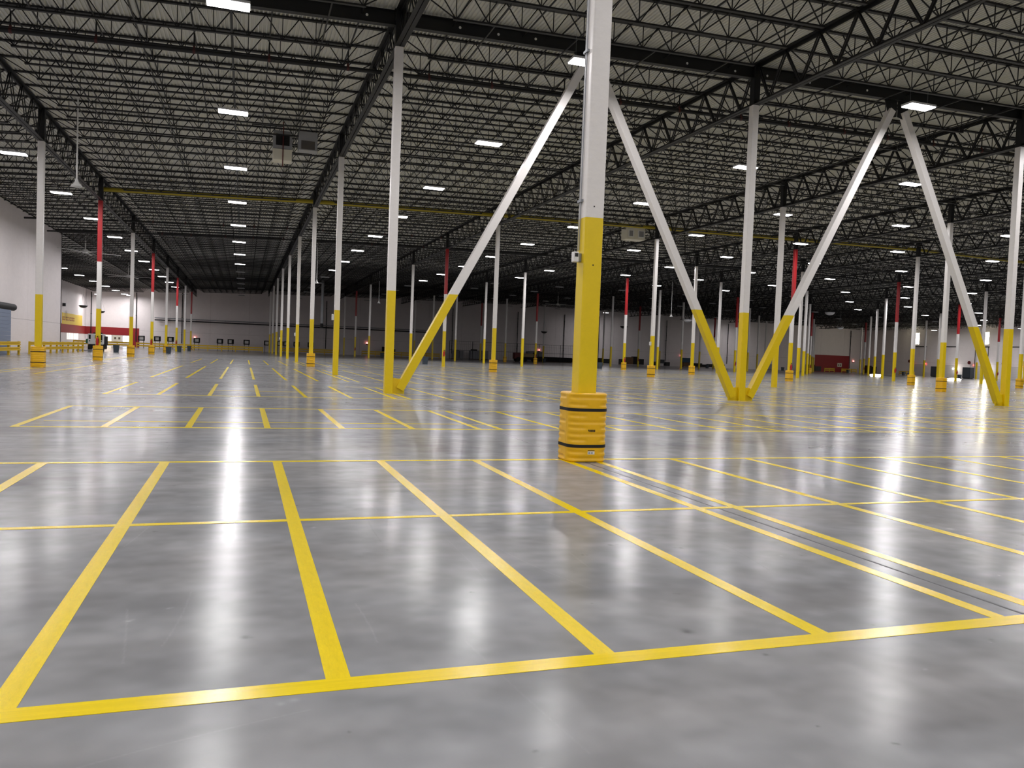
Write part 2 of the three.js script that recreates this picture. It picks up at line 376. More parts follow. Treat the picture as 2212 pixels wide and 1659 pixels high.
for (const [u, k] of columns) {
  const red = isRed(u, k), w = 0.153;
  const t = thing('steel_column', u === 0 && k === 0 ? 'nearest square steel column, yellow below and white above' : (red ? 'red topped ' : 'yellow and white ') + columnPhrase(u, k), 'column', [cx(u), 0, cz(k)], 'steel columns of the hall');
  const redY = u === -1 ? 7.22 : 7.76;
  mesh('yellow_shaft', cached('y', () => postGeo(w, 0, PAINT)), M.yellow, t);
  mesh('white_shaft', cached('w' + u + red, () => postGeo(w, PAINT, red ? redY : WT[u])), M.white, t);
  if (red) mesh('red_shaft', cached('r' + u, () => postGeo(w, redY, WT[u])), M.red, t);
  mesh('black_head', cached('b' + u, () => postGeo(w + 0.004, WT[u], roof(cx(u)) - 0.02)), M.black, t);
  if (u === 0 && k === 0) {                                    // conduit and its box on the left face
    const x = -w - 0.018, cond = new THREE.Group(); cond.name = 'conduit'; t.add(cond);
    mesh('conduit_pipe', rod([x, 3.28, 0.03], [x, 12.5, 0.03], 0.01, 10), M.pipeGrey, cond);
    mesh('conduit_pipe', rod([x, 3.28, 0.085], [x, 12.5, 0.085], 0.006, 8), M.pipeGrey, cond);
    for (let y = 4.05; y < 12; y += 2.3) mesh('pipe_clip', box(-w - 0.04, -w + 0.002, y - 0.02, y + 0.02, -0.03, 0.12), M.steel, cond);
    for (const [x1, y1] of [[-0.02, 3.95], [0.0, 3.05], [0.04, 9.6]]) mesh('bolt_hole', disc([x1, y1, -w - 0.001], 0.012, [0, 0, -1], 0.002, 10), M.dark, t);
  }
}
{ // sensor box on the nearest column
  const t = thing('thermostat_box', 'small white thermostat box on left face of the nearest column', 'control box', [OX - 0.153, 3.1, OZ - 0.02]);
  mesh('back_box', rbox(-0.06, 0, 0.0, 0.13, -0.03, 0.08, 0.006), M.steel, t);
  const f = mesh('front_case', rbox(-0.14, -0.055, -0.01, 0.15, -0.06, 0.05, 0.012), M.whiteGloss, t);
  mesh('display', box(-0.125, -0.07, 0.07, 0.125, -0.064, -0.058), M.dark, f);
}
for (const [u, k, y] of [[0, 2, 3.2], [0, 4, 2.6], [0, 6, 2.4], [2, 3, 2.9]]) {
  const t = thing('junction_box', 'small white box on left face of ' + columnPhrase(u, k), 'control box', [cx(u) - 0.153, y, cz(k)]);
  mesh('case', rbox(-0.14, 0, 0, 0.34, -0.12, 0.06, 0.012), M.whiteGloss, t); mesh('cover', box(-0.13, -0.02, 0.04, 0.3, -0.128, -0.12), M.lampBody, t);
}

// ------------------------------------------------------------------ column guards
function guardGeo(ns, ny) {
  const H = 1.07, h = 0.325, r = 0.19, pos = [], uv = [], idx = [], per = [];
  const flat = 2 * (h - r), arc = Math.PI / 2 * r, side = flat + arc;
  for (let i = 0; i <= ns; i++) {                                // two alike halves, each from seam to seam round two sides
    const f = Math.min(1, Math.floor(2 * i / ns)), c = 2 * (2 * i / ns - f), j = c >= 1 ? 1 : 0, s = (c - j) * side;
    let x, z, nx, nz;
    if (s < arc) { const a = s / r - Math.PI / 2; nx = Math.sin(a); nz = Math.cos(a); x = -h + r + r * nx; z = h - r + r * nz; } else { x = -h + r + s - arc; z = h; nx = 0; nz = 1; }
    const q = j * Math.PI / 2 + f * Math.PI, cs = Math.cos(q), sn = Math.sin(q);
    per.push([x * cs + z * sn, -x * sn + z * cs, nx * cs + nz * sn, -nx * sn + nz * cs, c]);
  }
  const ribs = [[1.0, 1], [0.89, 0], [0.72, 0], [0.62, 1], [0.535, 0], [0.435, 1], [0.345, 0], [0.16, 0], [0.065, 1]];
  const lens = (c, a, b) => (c <= a || c >= b ? 0 : Math.min(1, Math.min(c - a, b - c) / 0.16) ** 0.8);
  const groove = (c, y) => {
    let d = 0;
    for (const [yc, long] of ribs) {
      const dy = Math.abs(y - yc); if (dy > 0.043) continue;
      d = Math.max(d, (0.5 + 0.5 * Math.cos(Math.PI * dy / 0.043)) * (long ? lens(c, 0.05, 1.95) : Math.max(lens(c, 0.05, 0.68), lens(c, 0.98, 1.66))));
    }
    if (c < 0.012 || c > 1.988) d = Math.max(d, 0.35);           // the seam between the halves
    return 0.0115 * d;
  };
  const edge = (y) => { const e = 0.03, t = Math.min(y, H - y); return t < e ? e - Math.sqrt(Math.max(0, e * e - (e - t) ** 2)) : 0; };
  for (let j = 0; j <= ny; j++) { const y = H * j / ny; per.forEach(([x, z, nx, nz, c], i) => { const d = groove(c, y) + edge(y); pos.push(x - nx * d, y, z - nz * d); uv.push(i / ns * 2, y); }); }
  const n1 = per.length;
  for (let j = 0; j < ny; j++) for (let i = 0; i < ns; i++) { const a = j * n1 + i; idx.push(a, a + 1, a + n1, a + 1, a + n1 + 1, a + n1); }
  const b0 = pos.length / 3, hole = 0.16;                         // flat top with the opening for the column
  per.forEach(([x, z, nx, nz]) => { const d = 0.03; pos.push(x - nx * d, H, z - nz * d); uv.push(0, 0); });
  per.forEach(([x, z]) => { const m = Math.max(Math.abs(x), Math.abs(z)); pos.push(x / m * hole, H - 0.004, z / m * hole); uv.push(0, 1); });
  for (let i = 0; i < ns; i++) { const a = b0 + i, b = b0 + n1 + i; idx.push(a, a + 1, b, a + 1, b + 1, b); }
  const g = new THREE.BufferGeometry();
  g.setAttribute('position', new THREE.Float32BufferAttribute(pos, 3)); g.setAttribute('uv', new THREE.Float32BufferAttribute(uv, 2)); g.setIndex(idx); g.computeVertexNormals();
  return g;
}
function strapGeo(y, hh = 0.024) {
  const h = 0.326, r = 0.191, mk = (o) => { const s = new THREE.Shape(), q = h + o, rr = r + o; s.moveTo(-q + rr, -q); s.lineTo(q - rr, -q); s.absarc(q - rr, -q + rr, rr, -Math.PI / 2, 0); s.lineTo(q, q - rr); s.absarc(q - rr, q - rr, rr, 0, Math.PI / 2); s.lineTo(-q + rr, q); s.absarc(-q + rr, q - rr, rr, Math.PI / 2, Math.PI); s.lineTo(-q, -q + rr); s.absarc(-q + rr, -q + rr, rr, Math.PI, Math.PI * 1.5); return s; };
  const s = mk(0.003); s.holes.push(mk(-0.03));
  const g = new THREE.ExtrudeGeometry(s, { depth: hh * 2, bevelEnabled: false, curveSegments: 8 }); g.rotateX(-Math.PI / 2); g.translate(0, y - hh, 0); return g;
}
const guardHi = guardGeo(192, 150), guardLo = guardGeo(64, 60), strapA = strapGeo(0.81), strapB = strapGeo(0.25);
for (const [u, k] of columns) {
  if (!guardAt.has(u + ',' + k)) continue;
  const hero = u === 0 && k === 0;
  const t = thing('column_guard', hero ? 'large yellow ribbed plastic guard around the nearest column' : 'yellow ribbed guard around ' + columnPhrase(u, k), 'column guard', [cx(u), 0, cz(k)], 'yellow column guards');
  mesh('guard_body', hero ? guardHi : guardLo, M.guard, t);
  mesh('strap', strapA, M.strap, t); mesh('strap', strapB, M.strap, t);
  if (hero) {
    const zf = -0.3255;                                             // front face marks
    const mark = [];                                               // small dark maker's mark, too small to read in the photograph
    const s = new THREE.Shape(); s.moveTo(-0.06, 0.018); s.lineTo(-0.036, 0.018); s.lineTo(-0.036, -0.016); s.lineTo(-0.044, -0.016); s.closePath();
    const wedge = new THREE.ExtrudeGeometry(s, { depth: 0.002, bevelEnabled: false }); wedge.translate(0.015, 0.49, 0.3255); mark.push(wedge);
    for (let i = 0; i < 5; i++) mark.push(box(-0.015 + i * 0.019, 0.0 + i * 0.019, 0.474, 0.508, zf - 0.0015, zf).toNonIndexed());
    mesh('maker_mark', mergeGeometries(mark.map((g) => (g.index ? g.toNonIndexed() : g))), M.strap, t);
    const lab = mesh('white_label', box(-0.035, 0.08, 0.125, 0.172, zf - 0.0015, zf), M.whiteGloss, t);
    mesh('label_header', box(-0.035, 0.08, 0.178, 0.189, zf - 0.0015, zf), M.strap, lab);
    for (const x of [-0.023, 0.02]) mesh('label_print', box(x, x + 0.03, 0.135, 0.16, zf - 0.002, zf - 0.0014), M.lampOff, lab);
  }
}

// ------------------------------------------------------------------ diagonal braces in the first bay line
const Z1 = cz(1), braceSpec = [
  [0, 1, [cx(0) + 0.42, 0.17], [cx(0) + 7.28, 13.02], 'white and yellow diagonal brace rising right from the second column of nearest row'],
  [1, -1, [cx(1) - 0.42, 0.17], [cx(0) + 7.96, 13.02], 'diagonal brace leaning left to the white column between the two nearest braces'],
  [1, 1, [cx(1) + 0.42, 0.17], [cx(1) + 7.28, 13.35], 'diagonal brace rising right toward the lit lamp at upper right'],
  [2, -1, [cx(2) - 0.42, 0.17], [cx(1) + 7.96, 13.35], 'rightmost diagonal brace standing beside the column at right edge'],
];
for (const [u, dir, p, q, label] of braceSpec) {
  const t = thing('diagonal_brace', label, 'brace', [0, 0, Z1]);
  const f = (PAINT - p[1]) / (q[1] - p[1]), m = [p[0] + (q[0] - p[0]) * f, PAINT];
  const tube = (a, b, cutA, cutB) => {                            // a square tube whose paint line is level
    const dx = q[0] - p[0], dy = q[1] - p[1], L = Math.hypot(dx, dy), nx = -dy / L, ny = dx / L, w = 0.15, c = 0.022, pos = [];
    const end = (c0, level) => [-1, 1].map((s) => { if (!level) return [c0[0] + nx * w * s, c0[1] + ny * w * s]; const x = c0[0] + nx * w * s, y = c0[1] + ny * w * s, tt = (c0[1] - y) / dy; return [x + dx * tt, c0[1]]; });
    const ea = end(a, cutA), eb = end(b, cutB), poly = [ea[0], ea[1], eb[1], eb[0]];
    const s = new THREE.Shape(); poly.forEach(([x, y], i) => (i ? s.lineTo(x, y) : s.moveTo(x, y))); s.closePath();
    const g = new THREE.ExtrudeGeometry(s, { depth: 2 * w, bevelEnabled: false }); g.translate(0, 0, -w); void pos; void c;
    return g;
  };
  mesh('yellow_tube', tube(p, m, false, true), M.yellow, t);
  mesh('white_tube', tube(m, q, true, false), M.white, t);
  const x0 = cx(u) + dir * 0.156, s = new THREE.Shape(); s.moveTo(x0, 0); s.lineTo(x0 + dir * 0.45, 0); s.lineTo(x0 + dir * 0.45, 0.4); s.lineTo(x0 + dir * 0.3, 0.55); s.lineTo(x0, 0.57); s.closePath();
  { const g = new THREE.ExtrudeGeometry(s, { depth: 0.05, bevelEnabled: false }); g.translate(0, 0, -0.025); mesh('gusset_plate', g, M.yellow, t); }
  mesh('bolt', disc([p[0] + dir * 0.12, p[1] + 0.22, -0.151], 0.02, [0, 0, -1], 0.01, 10), M.yellow, t);
  const xm = (u === 0 || (u === 1 && dir < 0)) ? cx(0) + 7.62 : cx(1) + 7.62, yt = roof(xm) - 0.6;
  const k2 = new THREE.Shape(); k2.moveTo(xm - dir * 0.02, yt); k2.lineTo(xm - dir * 0.75, yt); k2.lineTo(q[0] - dir * 0.1, q[1] - 0.35); k2.lineTo(xm - dir * 0.02, q[1] - 0.25); k2.closePath();
  const g2 = new THREE.ExtrudeGeometry(k2, { depth: 0.02, bevelEnabled: false }); g2.translate(0, 0, -0.01); mesh('head_plate', g2, M.blackPlate, t);
}

// ------------------------------------------------------------------ high bay lights
const lampRows = [[-1.88, 6.0, 99], [-1.13, -3, 8.4], [-0.38, -4, 5.7], [0.405, -4, 5.7, 0.3], [1.385, -4, 6.5, 0.12], [2.15, -3, 5.8], [2.88, -1, 5.7], [3.63, 0, 5.7], [4.44, 1, 5.7], [5.3, 1, 5.1], [6.05, 2, 5.8], [6.88, 2, 6.6], [7.95, 4, 6.6], [8.95, 4.6, 6.6], [9.75, 4.8, 7.2], [10.6, 5.4, 8.6]];
const lampHousing = join([rbox(-0.64, 0.64, 0.012, 0.1, -0.3, 0.3, 0.02), box(-0.5, 0.5, 0.1, 0.15, -0.12, 0.12)].map((g) => (g.index ? g.toNonIndexed() : g)));
const lampFace = rbox(-0.625, 0.625, -0.03, 0.02, -0.285, 0.285, 0.024);
function highBay(X, Z, lit, label, drop = 0) {
  const Y = roof(X) - 1.8 - drop, t = thing('high_bay_light', label, 'ceiling light', [X, Y, Z], 'high bay lights');
  mesh('housing', lampHousing, lit ? M.lampBody : M.lampOff, t);
  mesh('diffuser', lampFace, lit ? M.lampOn : M.lampBody, t);
  for (const s of [-0.45, 0.45]) mesh('hanger', rod([s, 0.1, 0], [s, roof(X) - Y + 0.005, 0], 0.006, 4), M.steel, t);
  if (!lit) return;
  const l = new THREE.RectAreaLight(LAMP_COLOR, LAMP_NITS * 0.74, 1.25, 0.57);
  l.position.set(0, -0.034, 0); l.rotation.x = -Math.PI / 2; l.name = 'lamp_light'; t.add(l);
}
highBay(-23.1, 186.4, true, 'lit high bay light hidden behind third left column, washing the back wall');
highBay(-28.85, 184.3, true, 'lit high bay light hidden behind red topped left column, washing the recess');
lampRows.forEach(([u, k0, kLit, drop], row) => {
  const X = cx(u); let n = 0, before = 0;
  for (let i = -7; i < 14; i++) {
    const k = 5 / 6 + i * 2 / 3, Z = cz(1) + (k - 1) * B; if (k < k0 || Z > ZB - 3 || Z < ZF + 4) continue;
    const Y = roof(X) - 1.8, q = project(X, Y, Z), in_ = q[0] > -60 && q[0] < 2272 && q[1] > -40;
    if (!in_ && (q[0] < -2500 || q[0] > 4200) && k > 1.5) continue;
    if (in_) n++; else before++;
    const wallLamp = (row === 9 || row === 12) && k > 8.9;
    const lit = k < kLit || wallLamp;
    highBay(X, Z, lit, (lit ? 'lit' : 'switched off') + ' high bay light, ' + (in_ ? ORD[Math.min(15, n - 1)] + ' from front in ' : ORD[before - 1] + ' out of view in ') + ORD[row] + ' light row from left', drop);
  }
});

// ------------------------------------------------------------------ right wall: dock doors, windows, signals
function windowPanel(n, label, x0, x1, y0, y1, z0, z1, color, power, bars, light) {
  const w = structure('window_' + n, label); w.userData.category = 'window';
  const glow = new THREE.MeshStandardMaterial({ color: 0xffffff, roughness: 0.4, emissive: new THREE.Color(color), emissiveIntensity: power });
  mesh('lit_pane', box(x0, x1, y0, y1, z0, z1), glow, w);
  for (const b of bars) mesh('window_bar', box(...b), M.steel, w);
  if (light) { const l = new THREE.RectAreaLight(new THREE.Color(color), light.nits, light.w, light.h); l.position.copy(V(...light.at)); l.lookAt(V(...light.to)); w.add(l); }
}
[[171.7, 1], [150.2, 2]].forEach(([Z, n]) => windowPanel(n, n === 1 ? 'tall bright lit window high on right wall above the dock doors' : 'tall bright window on right wall hidden behind the rightmost brace', XR - 0.06, XR - 0.03, 8.6, 11.6, Z - 1, Z + 1, '#fff6dc', 12,
  [[XR - 0.08, XR - 0.02, 8.5, 11.7, Z - 1.1, Z - 1], [XR - 0.08, XR - 0.02, 8.5, 11.7, Z + 1, Z + 1.1], [XR - 0.08, XR - 0.02, 8.5, 8.6, Z - 1, Z + 1], [XR - 0.08, XR - 0.02, 11.6, 11.7, Z - 1, Z + 1]],
  { nits: 6, w: 2, h: 3, at: [XR - 0.09, 10.1, Z], to: [XR - 5, 10.1, Z] }));
const redGlow = new THREE.MeshStandardMaterial({ color: 0xff2010, emissive: new THREE.Color(1, 0.06, 0.04), emissiveIntensity: 6 });
const dockGlow = new THREE.MeshStandardMaterial({ color: 0xffffff, emissive: new THREE.Color(1, 0.96, 0.88), emissiveIntensity: 14 });
[170.1, 160.4, 151.0, 141.4, 131.8, 122.2].forEach((Z, i) => {
  const d = structure('door_' + (i + 1), ORD[i] + ' ribbed dock door from the far corner of right wall'); d.userData.category = 'dock door';
  const x = XR, hw = 1.75;
  for (let j = 0; j < 8; j++) mesh('door_panel', box(x - 0.05, x - 0.005, 0.02 + j * 0.4, 0.4 + j * 0.4, Z - hw, Z + hw), M.door, d);
  for (const s of [-1, 1]) mesh('track', box(x - 0.16, x - 0.08, 0, 8, Z + s * (hw + 0.1) - 0.06, Z + s * (hw + 0.1) + 0.06), M.dark, d);
  mesh('top_shaft', box(x - 0.2, x - 0.05, 7.85, 8.05, Z - hw - 0.3, Z + hw + 0.3), M.dark, d);
  for (const s of [-1, 1]) { const l = mesh('red_lamp', new THREE.SphereGeometry(0.13, 12, 8), redGlow, d); l.position.copy(V(x - 0.25, 3.3, Z + s * (hw + 0.25))); }
  const r = thing('dock_signal', 'dark red round dock signal lamp on a thin arm beside ' + ORD[i] + ' dock door', 'signal lamp', [x, 0, Z + hw + 1.3]);
  mesh('lamp_head', disc([-0.5, 3.9, 0], 0.42, [-1, 0, 0], 0.18, 18), mat('#5b1218', 0.4), r); mesh('arm', rod([-0.4, 3.9, 0], [-0.06, 2.2, 0], 0.04, 6), M.steel, r); mesh('wall_plate', box(-0.06, -0.001, 2.05, 2.35, -0.12, 0.12), M.steel, r);
  if (i >= 1 && i <= 4) {
    const l = thing('dock_lamp', 'round lit dock lamp beside ' + ORD[i] + ' dock door', 'dock light', [x - 1.1, 2.25, Z - hw - 0.4]);
    const bulb = mesh('bulb_face', new THREE.SphereGeometry(0.22, 14, 10), dockGlow, l); void bulb;
    mesh('arm', bar([0.2, 0, 0], [1.1, 0.3, 0], 0.06, 0.06), M.gasPipe, l);
    const pl = new THREE.PointLight(new THREE.Color(1, 0.96, 0.88), 2.5); pl.position.set(0, 0, 0); pl.castShadow = true; l.add(pl);
  }
});
[[154.9, 1], [139.3, 2]].forEach(([Z, i]) => {
  const t = thing('dock_cabinet', i === 1 ? 'dark grey cabinet beside the second dock door' : 'large dark grey cabinet in front of dock door between two braces', 'cabinet', [i === 1 ? 165.2 : 158.2, 0, Z]);
  mesh('cabinet_body', rbox(-1.2, 0, 0.12, 2.6, -1.05, 1.05, 0.04), mat('#3d434b', 0.5), t); mesh('cabinet_foot', box(-1.1, -0.1, 0, 0.12, -0.9, 0.9), M.dark, t); mesh('cabinet_door', box(-1.22, -1.2, 0.3, 2.4, -0.9, 0.9), mat('#474d55', 0.5), t);
});
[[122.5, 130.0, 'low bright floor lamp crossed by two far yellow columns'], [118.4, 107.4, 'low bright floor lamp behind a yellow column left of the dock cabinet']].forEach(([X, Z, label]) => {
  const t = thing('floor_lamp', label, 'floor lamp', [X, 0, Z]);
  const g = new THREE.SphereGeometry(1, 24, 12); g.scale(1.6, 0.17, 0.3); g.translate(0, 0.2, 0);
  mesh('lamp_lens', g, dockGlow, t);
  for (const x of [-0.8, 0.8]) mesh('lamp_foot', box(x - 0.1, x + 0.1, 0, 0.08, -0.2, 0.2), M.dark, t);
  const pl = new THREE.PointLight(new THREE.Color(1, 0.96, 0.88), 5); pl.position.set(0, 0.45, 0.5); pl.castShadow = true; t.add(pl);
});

// ------------------------------------------------------------------ recess at far left: sign, red band, lit windows
{
  const t = thing('wall_sign', 'yellow wall sign with red-brown lettering on the recessed left wall', 'sign', [XA + 0.04, 5.1, 176.2]);
  mesh('sign_board', box(-0.04, 0.01, -1.05, 1.05, -9.7, 9.7), mat('#e5c64a', 0.6), t);
  let z = -9.4; const lm = mat('#a8622c', 0.6);
  for (const w of [0.5, 0.45, 0.75, 0, 0.75, 0.75, 0.75, 0, 0.8, 0.75, 0.75, 0.75, 0.7]) { // worn lettering whose words cannot be made out
    if (w) { mesh('letter', [box(0.01, 0.03, -0.35, 0.35, z, z + 0.22), box(0.01, 0.03, 0.15, 0.35, z + 0.22, z + w), box(0.01, 0.03, -0.35, -0.15, z + 0.22, z + w)], lm, t); z += w + 0.24; } else z += 0.45;
  }
}
const trimBand = structure('trim_1', 'red painted band low on the recessed left and back walls');
mesh('red_band', box(XA, XA + 0.04, 2.46, 4.08, ZA, ZB), M.redWall, trimBand);
mesh('red_band', box(XA, -21.6, 2.46, 4.08, ZB - 0.05, ZB), M.redWall, trimBand);
mesh('red_band', box(-22.9, -21.6, 0, 2.46, ZB - 0.05, ZB), M.redWall, trimBand);
windowPanel(3, 'bright cream lit office window under the red band', -28.9, -27.0, 1.1, 2.35, ZB - 0.04, ZB - 0.01, '#ffe9bd', 2.2, [[-28.98, -28.9, 1.0, 2.45, ZB - 0.06, ZB], [-27, -26.92, 1.0, 2.45, ZB - 0.06, ZB]], { nits: 2.2, w: 1.9, h: 1.2, at: [-27.95, 1.7, ZB - 0.08], to: [-27.95, 1.7, ZB - 5] });
windowPanel(4, 'narrow bluish lit office window right of cream window', -24.7, -23.5, 1.05, 2.3, ZB - 0.04, ZB - 0.01, '#d8ecff', 2.6, [[-24.14, -24.06, 1.05, 2.3, ZB - 0.06, ZB]], { nits: 2.6, w: 1.2, h: 1.2, at: [-24.1, 1.7, ZB - 0.08], to: [-24.1, 1.7, ZB - 5] });
windowPanel(5, 'pale strip of office windows on the recessed wall behind the sweeper', XA + 0.01, XA + 0.04, 1.2, 2.4, 171, 182, '#e8e2da', 0.5, [172, 174.5, 177, 179.5].map((z) => [XA + 0.01, XA + 0.06, 1.2, 2.4, z, z + 0.12]), null);
{
  const t = thing('notice_board', 'cream notice board with two framed pictures between the lit windows', 'notice board', [-25.9, 1.1, ZB - 0.03]);
  mesh('board', box(-0.9, 0.9, 0, 1.3, -0.03, 0.03), M.cream, t); for (const x of [-0.55, 0.25]) mesh('framed_picture', box(x, x + 0.38, 0.45, 0.9, -0.05, -0.03), mat('#5a4a3c', 0.6), t);
}
// ------------------------------------------------------------------ left wall roll-up door
{
  const d = structure('door_7', 'blue grey roll-up door with black hood at left edge'); d.userData.category = 'roll-up door';
  for (let j = 0; j < 12; j++) mesh('door_slat', box(XL, XL + 0.5, 0.02 + j * 0.31, 0.32 + j * 0.31, 71, 77.9), M.greyPanel, d);
  const hood = new THREE.CylinderGeometry(0.3, 0.3, 8.3, 14); hood.rotateX(Math.PI / 2); hood.translate(XL + 0.35, 4.0, -75); mesh('hood', hood, M.dark, d);
}
// ------------------------------------------------------------------ guard rails
function guardRail(label, pts, step, y = [0.5, 0.95], post = 1.12) {
  const [x0, z0] = pts[0], [x1, z1] = pts[1], L = Math.hypot(x1 - x0, z1 - z0), n = Math.max(1, Math.round(L / step));
  const t = thing('guard_rail', label, 'guard rail', [x0, 0, z0]);
  const at = (f) => [(x1 - x0) * f, (z1 - z0) * f];
  for (let i = 0; i <= n; i++) { const [x, z] = at(i / n); mesh('post', [rbox(x - 0.08, x + 0.08, 0, post, z - 0.08, z + 0.08, 0.02, 1), box(x - 0.15, x + 0.15, 0, 0.02, z - 0.15, z + 0.15).toNonIndexed()].map((g) => (g.index ? g.toNonIndexed() : g)), M.gasPipeY, t); }
  for (const h of y) { const [x, z] = at(1); mesh('rail', [bar([0.1, h - 0.09, 0], [x + 0.1, h - 0.09, z], 0.09, 0.1), bar([0.1, h + 0.09, 0], [x + 0.1, h + 0.09, z], 0.09, 0.1), bar([0.075, h, 0], [x + 0.075, h, z], 0.03, 0.2)], M.gasPipeY, t); }
}
M.gasPipeY = mat('#dcb61c', 0.5, { map: tex(paintTone, 1, 4) });
guardRail('short yellow double guard rail at the left edge before the roll-up door', [[-17.8, 64], [-17.8, 76.2]], 3);
guardRail('long yellow double guard rail along left wall behind the nearest left column', [[-17.75, 79.5], [-17.6, 103]], 2.6);
guardRail('yellow guard rail across the recess in front of the lit office windows', [[-31, 172], [-20.6, 170]], 3);
guardRail('long yellow guard rail before the back wall left of the middle column row', [[-19.5, 168], [3.6, 167]], 2.6);
guardRail('yellow guard rail before back wall right of the middle column row', [[7.2, 174], [19.5, 174.5]], 3);
guardRail('yellow guard rail before the dark back wall near the blue-grey bin', [[24.5, 175], [42, 176]], 3);
guardRail('short yellow barrier left of the doorway in the far red wall', [[157, 186.2], [160.4, 186.2]], 1.7);
guardRail('yellow barrier right of the doorway before the far red wall', [[163, 186.2], [168.2, 186.2]], 1.7);
guardRail('small yellow barrier before the first dock door', [[165, 167], [165, 162]], 2.5);

// ------------------------------------------------------------------ far red wall block
{
  const w = structure('trim_2', 'large dark red painted block low on far back wall at right'); mesh('red_panel', box(156.6, 168.8, 0, 4.85, ZB - 0.06, ZB), M.redWall, w);
  const t = thing('notice_board', 'tan notice board on the far red wall above the barrier', 'notice board', [165.4, 1.55, ZB - 0.09]);
  mesh('board', box(-0.8, 0.8, 0, 1.1, -0.03, 0.03), M.cream, t); for (const x of [-0.5, 0.15]) mesh('sheet', box(x, x + 0.35, 0.35, 0.75, -0.05, -0.03), mat('#6b5a44', 0.7), t);
}
// ------------------------------------------------------------------ long pipes and down pipes on the back wall
for (const [y, r, m] of [[6.55, 0.1, M.pipeGrey], [6.1, 0.12, M.dark]]) {
  const t = thing('wall_pipe', y > 6.3 ? 'upper pale long pipe running along the back wall' : 'lower dark long pipe running along the back wall', 'pipe', [0, y, ZB - 0.6]);
  mesh('pipe_run', rod([-18.5, 0, 0], [44, 0, 0], r, 12, false), m, t);
  for (let x = -16; x < 44; x += 6) mesh('pipe_bracket', box(x - 0.05, x + 0.05, -0.12, 0.12, 0, 0.6), M.dark, t);
}
[-30.96, -22.2, -13.0, 18.1, 48.4, 65.3, 78, 87.5, 107.7, 127, 168.9].forEach((X, i) => {
  const t = thing('down_pipe', 'dark vertical drain pipe on back wall, ' + ORD[i] + ' from left', 'pipe', [X, 0, ZB - (i === 7 ? 0.36 : 0.16)]);
  mesh('pipe_run', rod([0, 1.2, 0], [0, Math.min(12.3, roof(X) - 0.95), 0], i === 7 ? 0.3 : 0.09, 10, false), i === 7 ? mat('#3c342f', 0.6) : M.dark, t); for (const y of [3, 6.8, 10.5]) mesh('pipe_clip', box(-0.14, 0.14, y, y + 0.08, -0.05, i === 7 ? 0.35 : 0.15), M.dark, t);
});
{ // grey duct hanging before the back wall
  const t = thing('exhaust_duct', 'grey vertical exhaust duct with black end before the back wall', 'duct', [13.5, 0, 150]);
  mesh('duct_pipe', rod([0, 5.9, 0], [0, roof(13.5) + 0.005, 0], 0.26, 18, false), M.pipeGrey, t); mesh('duct_end', rod([0, 5.1, 0], [0, 5.9, 0], 0.32, 16, false, 0.28), M.dark, t);
}
// red wall beacons
[[-10.3, 2.6], [27.7, 2.9], [86.3, 2.9], [71.3, 2.9], [112.5, 2.9], [170.3, 3.4]].forEach(([X, Y], i) => {
  const t = thing('wall_beacon', 'small glowing red exit beacon on back wall, ' + ORD[i] + ' from left', 'beacon', [X, Y, ZB - 0.2]);
  const b = mesh('beacon_lamp', new THREE.SphereGeometry(0.17, 12, 8), new THREE.MeshStandardMaterial({ color: 0xff8070, emissive: new THREE.Color(1, 0.28, 0.24), emissiveIntensity: 3.5 }), t); void b;
  mesh('beacon_base', box(-0.25, 0.25, -0.4, -0.15, 0, 0.2), mat('#6d1d1c', 0.5), t);
});

// ------------------------------------------------------------------ equipment stands along the back wall
[-20.5, -17.4, -14.8, -9.6, -4.9, -2.7, 0.6, 4.9, 7.6, 9.0, 11.2, 14.3].forEach((X, i) => {
  const t = thing('equipment_stand', 'black framed stand with white panel by back wall, ' + ORD[i] + ' from left', 'equipment', [X, 0, 184.5]);
  for (const s of [-0.45, 0.45]) mesh('leg', box(s - 0.06, s + 0.06, 0, 1.5, -0.06, 0.06), M.dark, t);
  mesh('frame', [box(-0.65, 0.65, 1.45, 1.65, -0.2, 0.2), box(-0.65, 0.65, 2.3, 2.5, -0.2, 0.2), box(-0.65, -0.4, 1.65, 2.3, -0.2, 0.2), box(0.4 - (i % 3) * 0.1, 0.65, 1.65, 2.3, -0.2, 0.2)], M.rubber, t);
  mesh('white_panel', box(-0.4, 0.4, 1.65, 2.3, -0.05, 0.05), M.whiteGloss, t);
});
// ------------------------------------------------------------------ pallets, boxes and carts at the foot of the back wall
function stack(label, X, Z, list, cat = 'boxes') {
  const t = thing('goods_stack', label, cat, [X, 0, Z]);
  for (const [x0, x1, y0, y1, z0, z1, m] of list) mesh('box_unit', rbox(x0, x1, y0, y1, z0, z1, 0.03, 1), m, t);
  mesh('pallet', [box(list[0][0], list[0][1], 0, 0.05, -0.5, 0.5), box(list[0][0], list[0][1], 0.1, 0.14, -0.5, 0.5), box(list[0][0], list[0][0] + 0.12, 0.05, 0.1, -0.5, 0.5), box(list[0][1] - 0.12, list[0][1], 0.05, 0.1, -0.5, 0.5)], M.boxCard, t);
}
stack('dark tarped pile by back wall left of the bright wall patch', 88.5, 185, [[-4.5, -2, 0.14, 1.5, -0.6, 0.6, M.rubber], [-2, 0.3, 0.14, 1.3, -0.6, 0.6, M.dark]]);
stack('brown and black pile of goods behind the red topped column', 95.5, 185, [[-3.8, -2.2, 0.14, 1.4, -0.6, 0.6, M.dark], [-2.2, -0.2, 0.14, 2.0, -0.6, 0.6, M.boxCard], [-0.2, 1.2, 0.14, 2.2, -0.6, 0.6, M.rubber], [1.2, 2.9, 0.14, 1.6, -0.6, 0.6, M.dark]]);
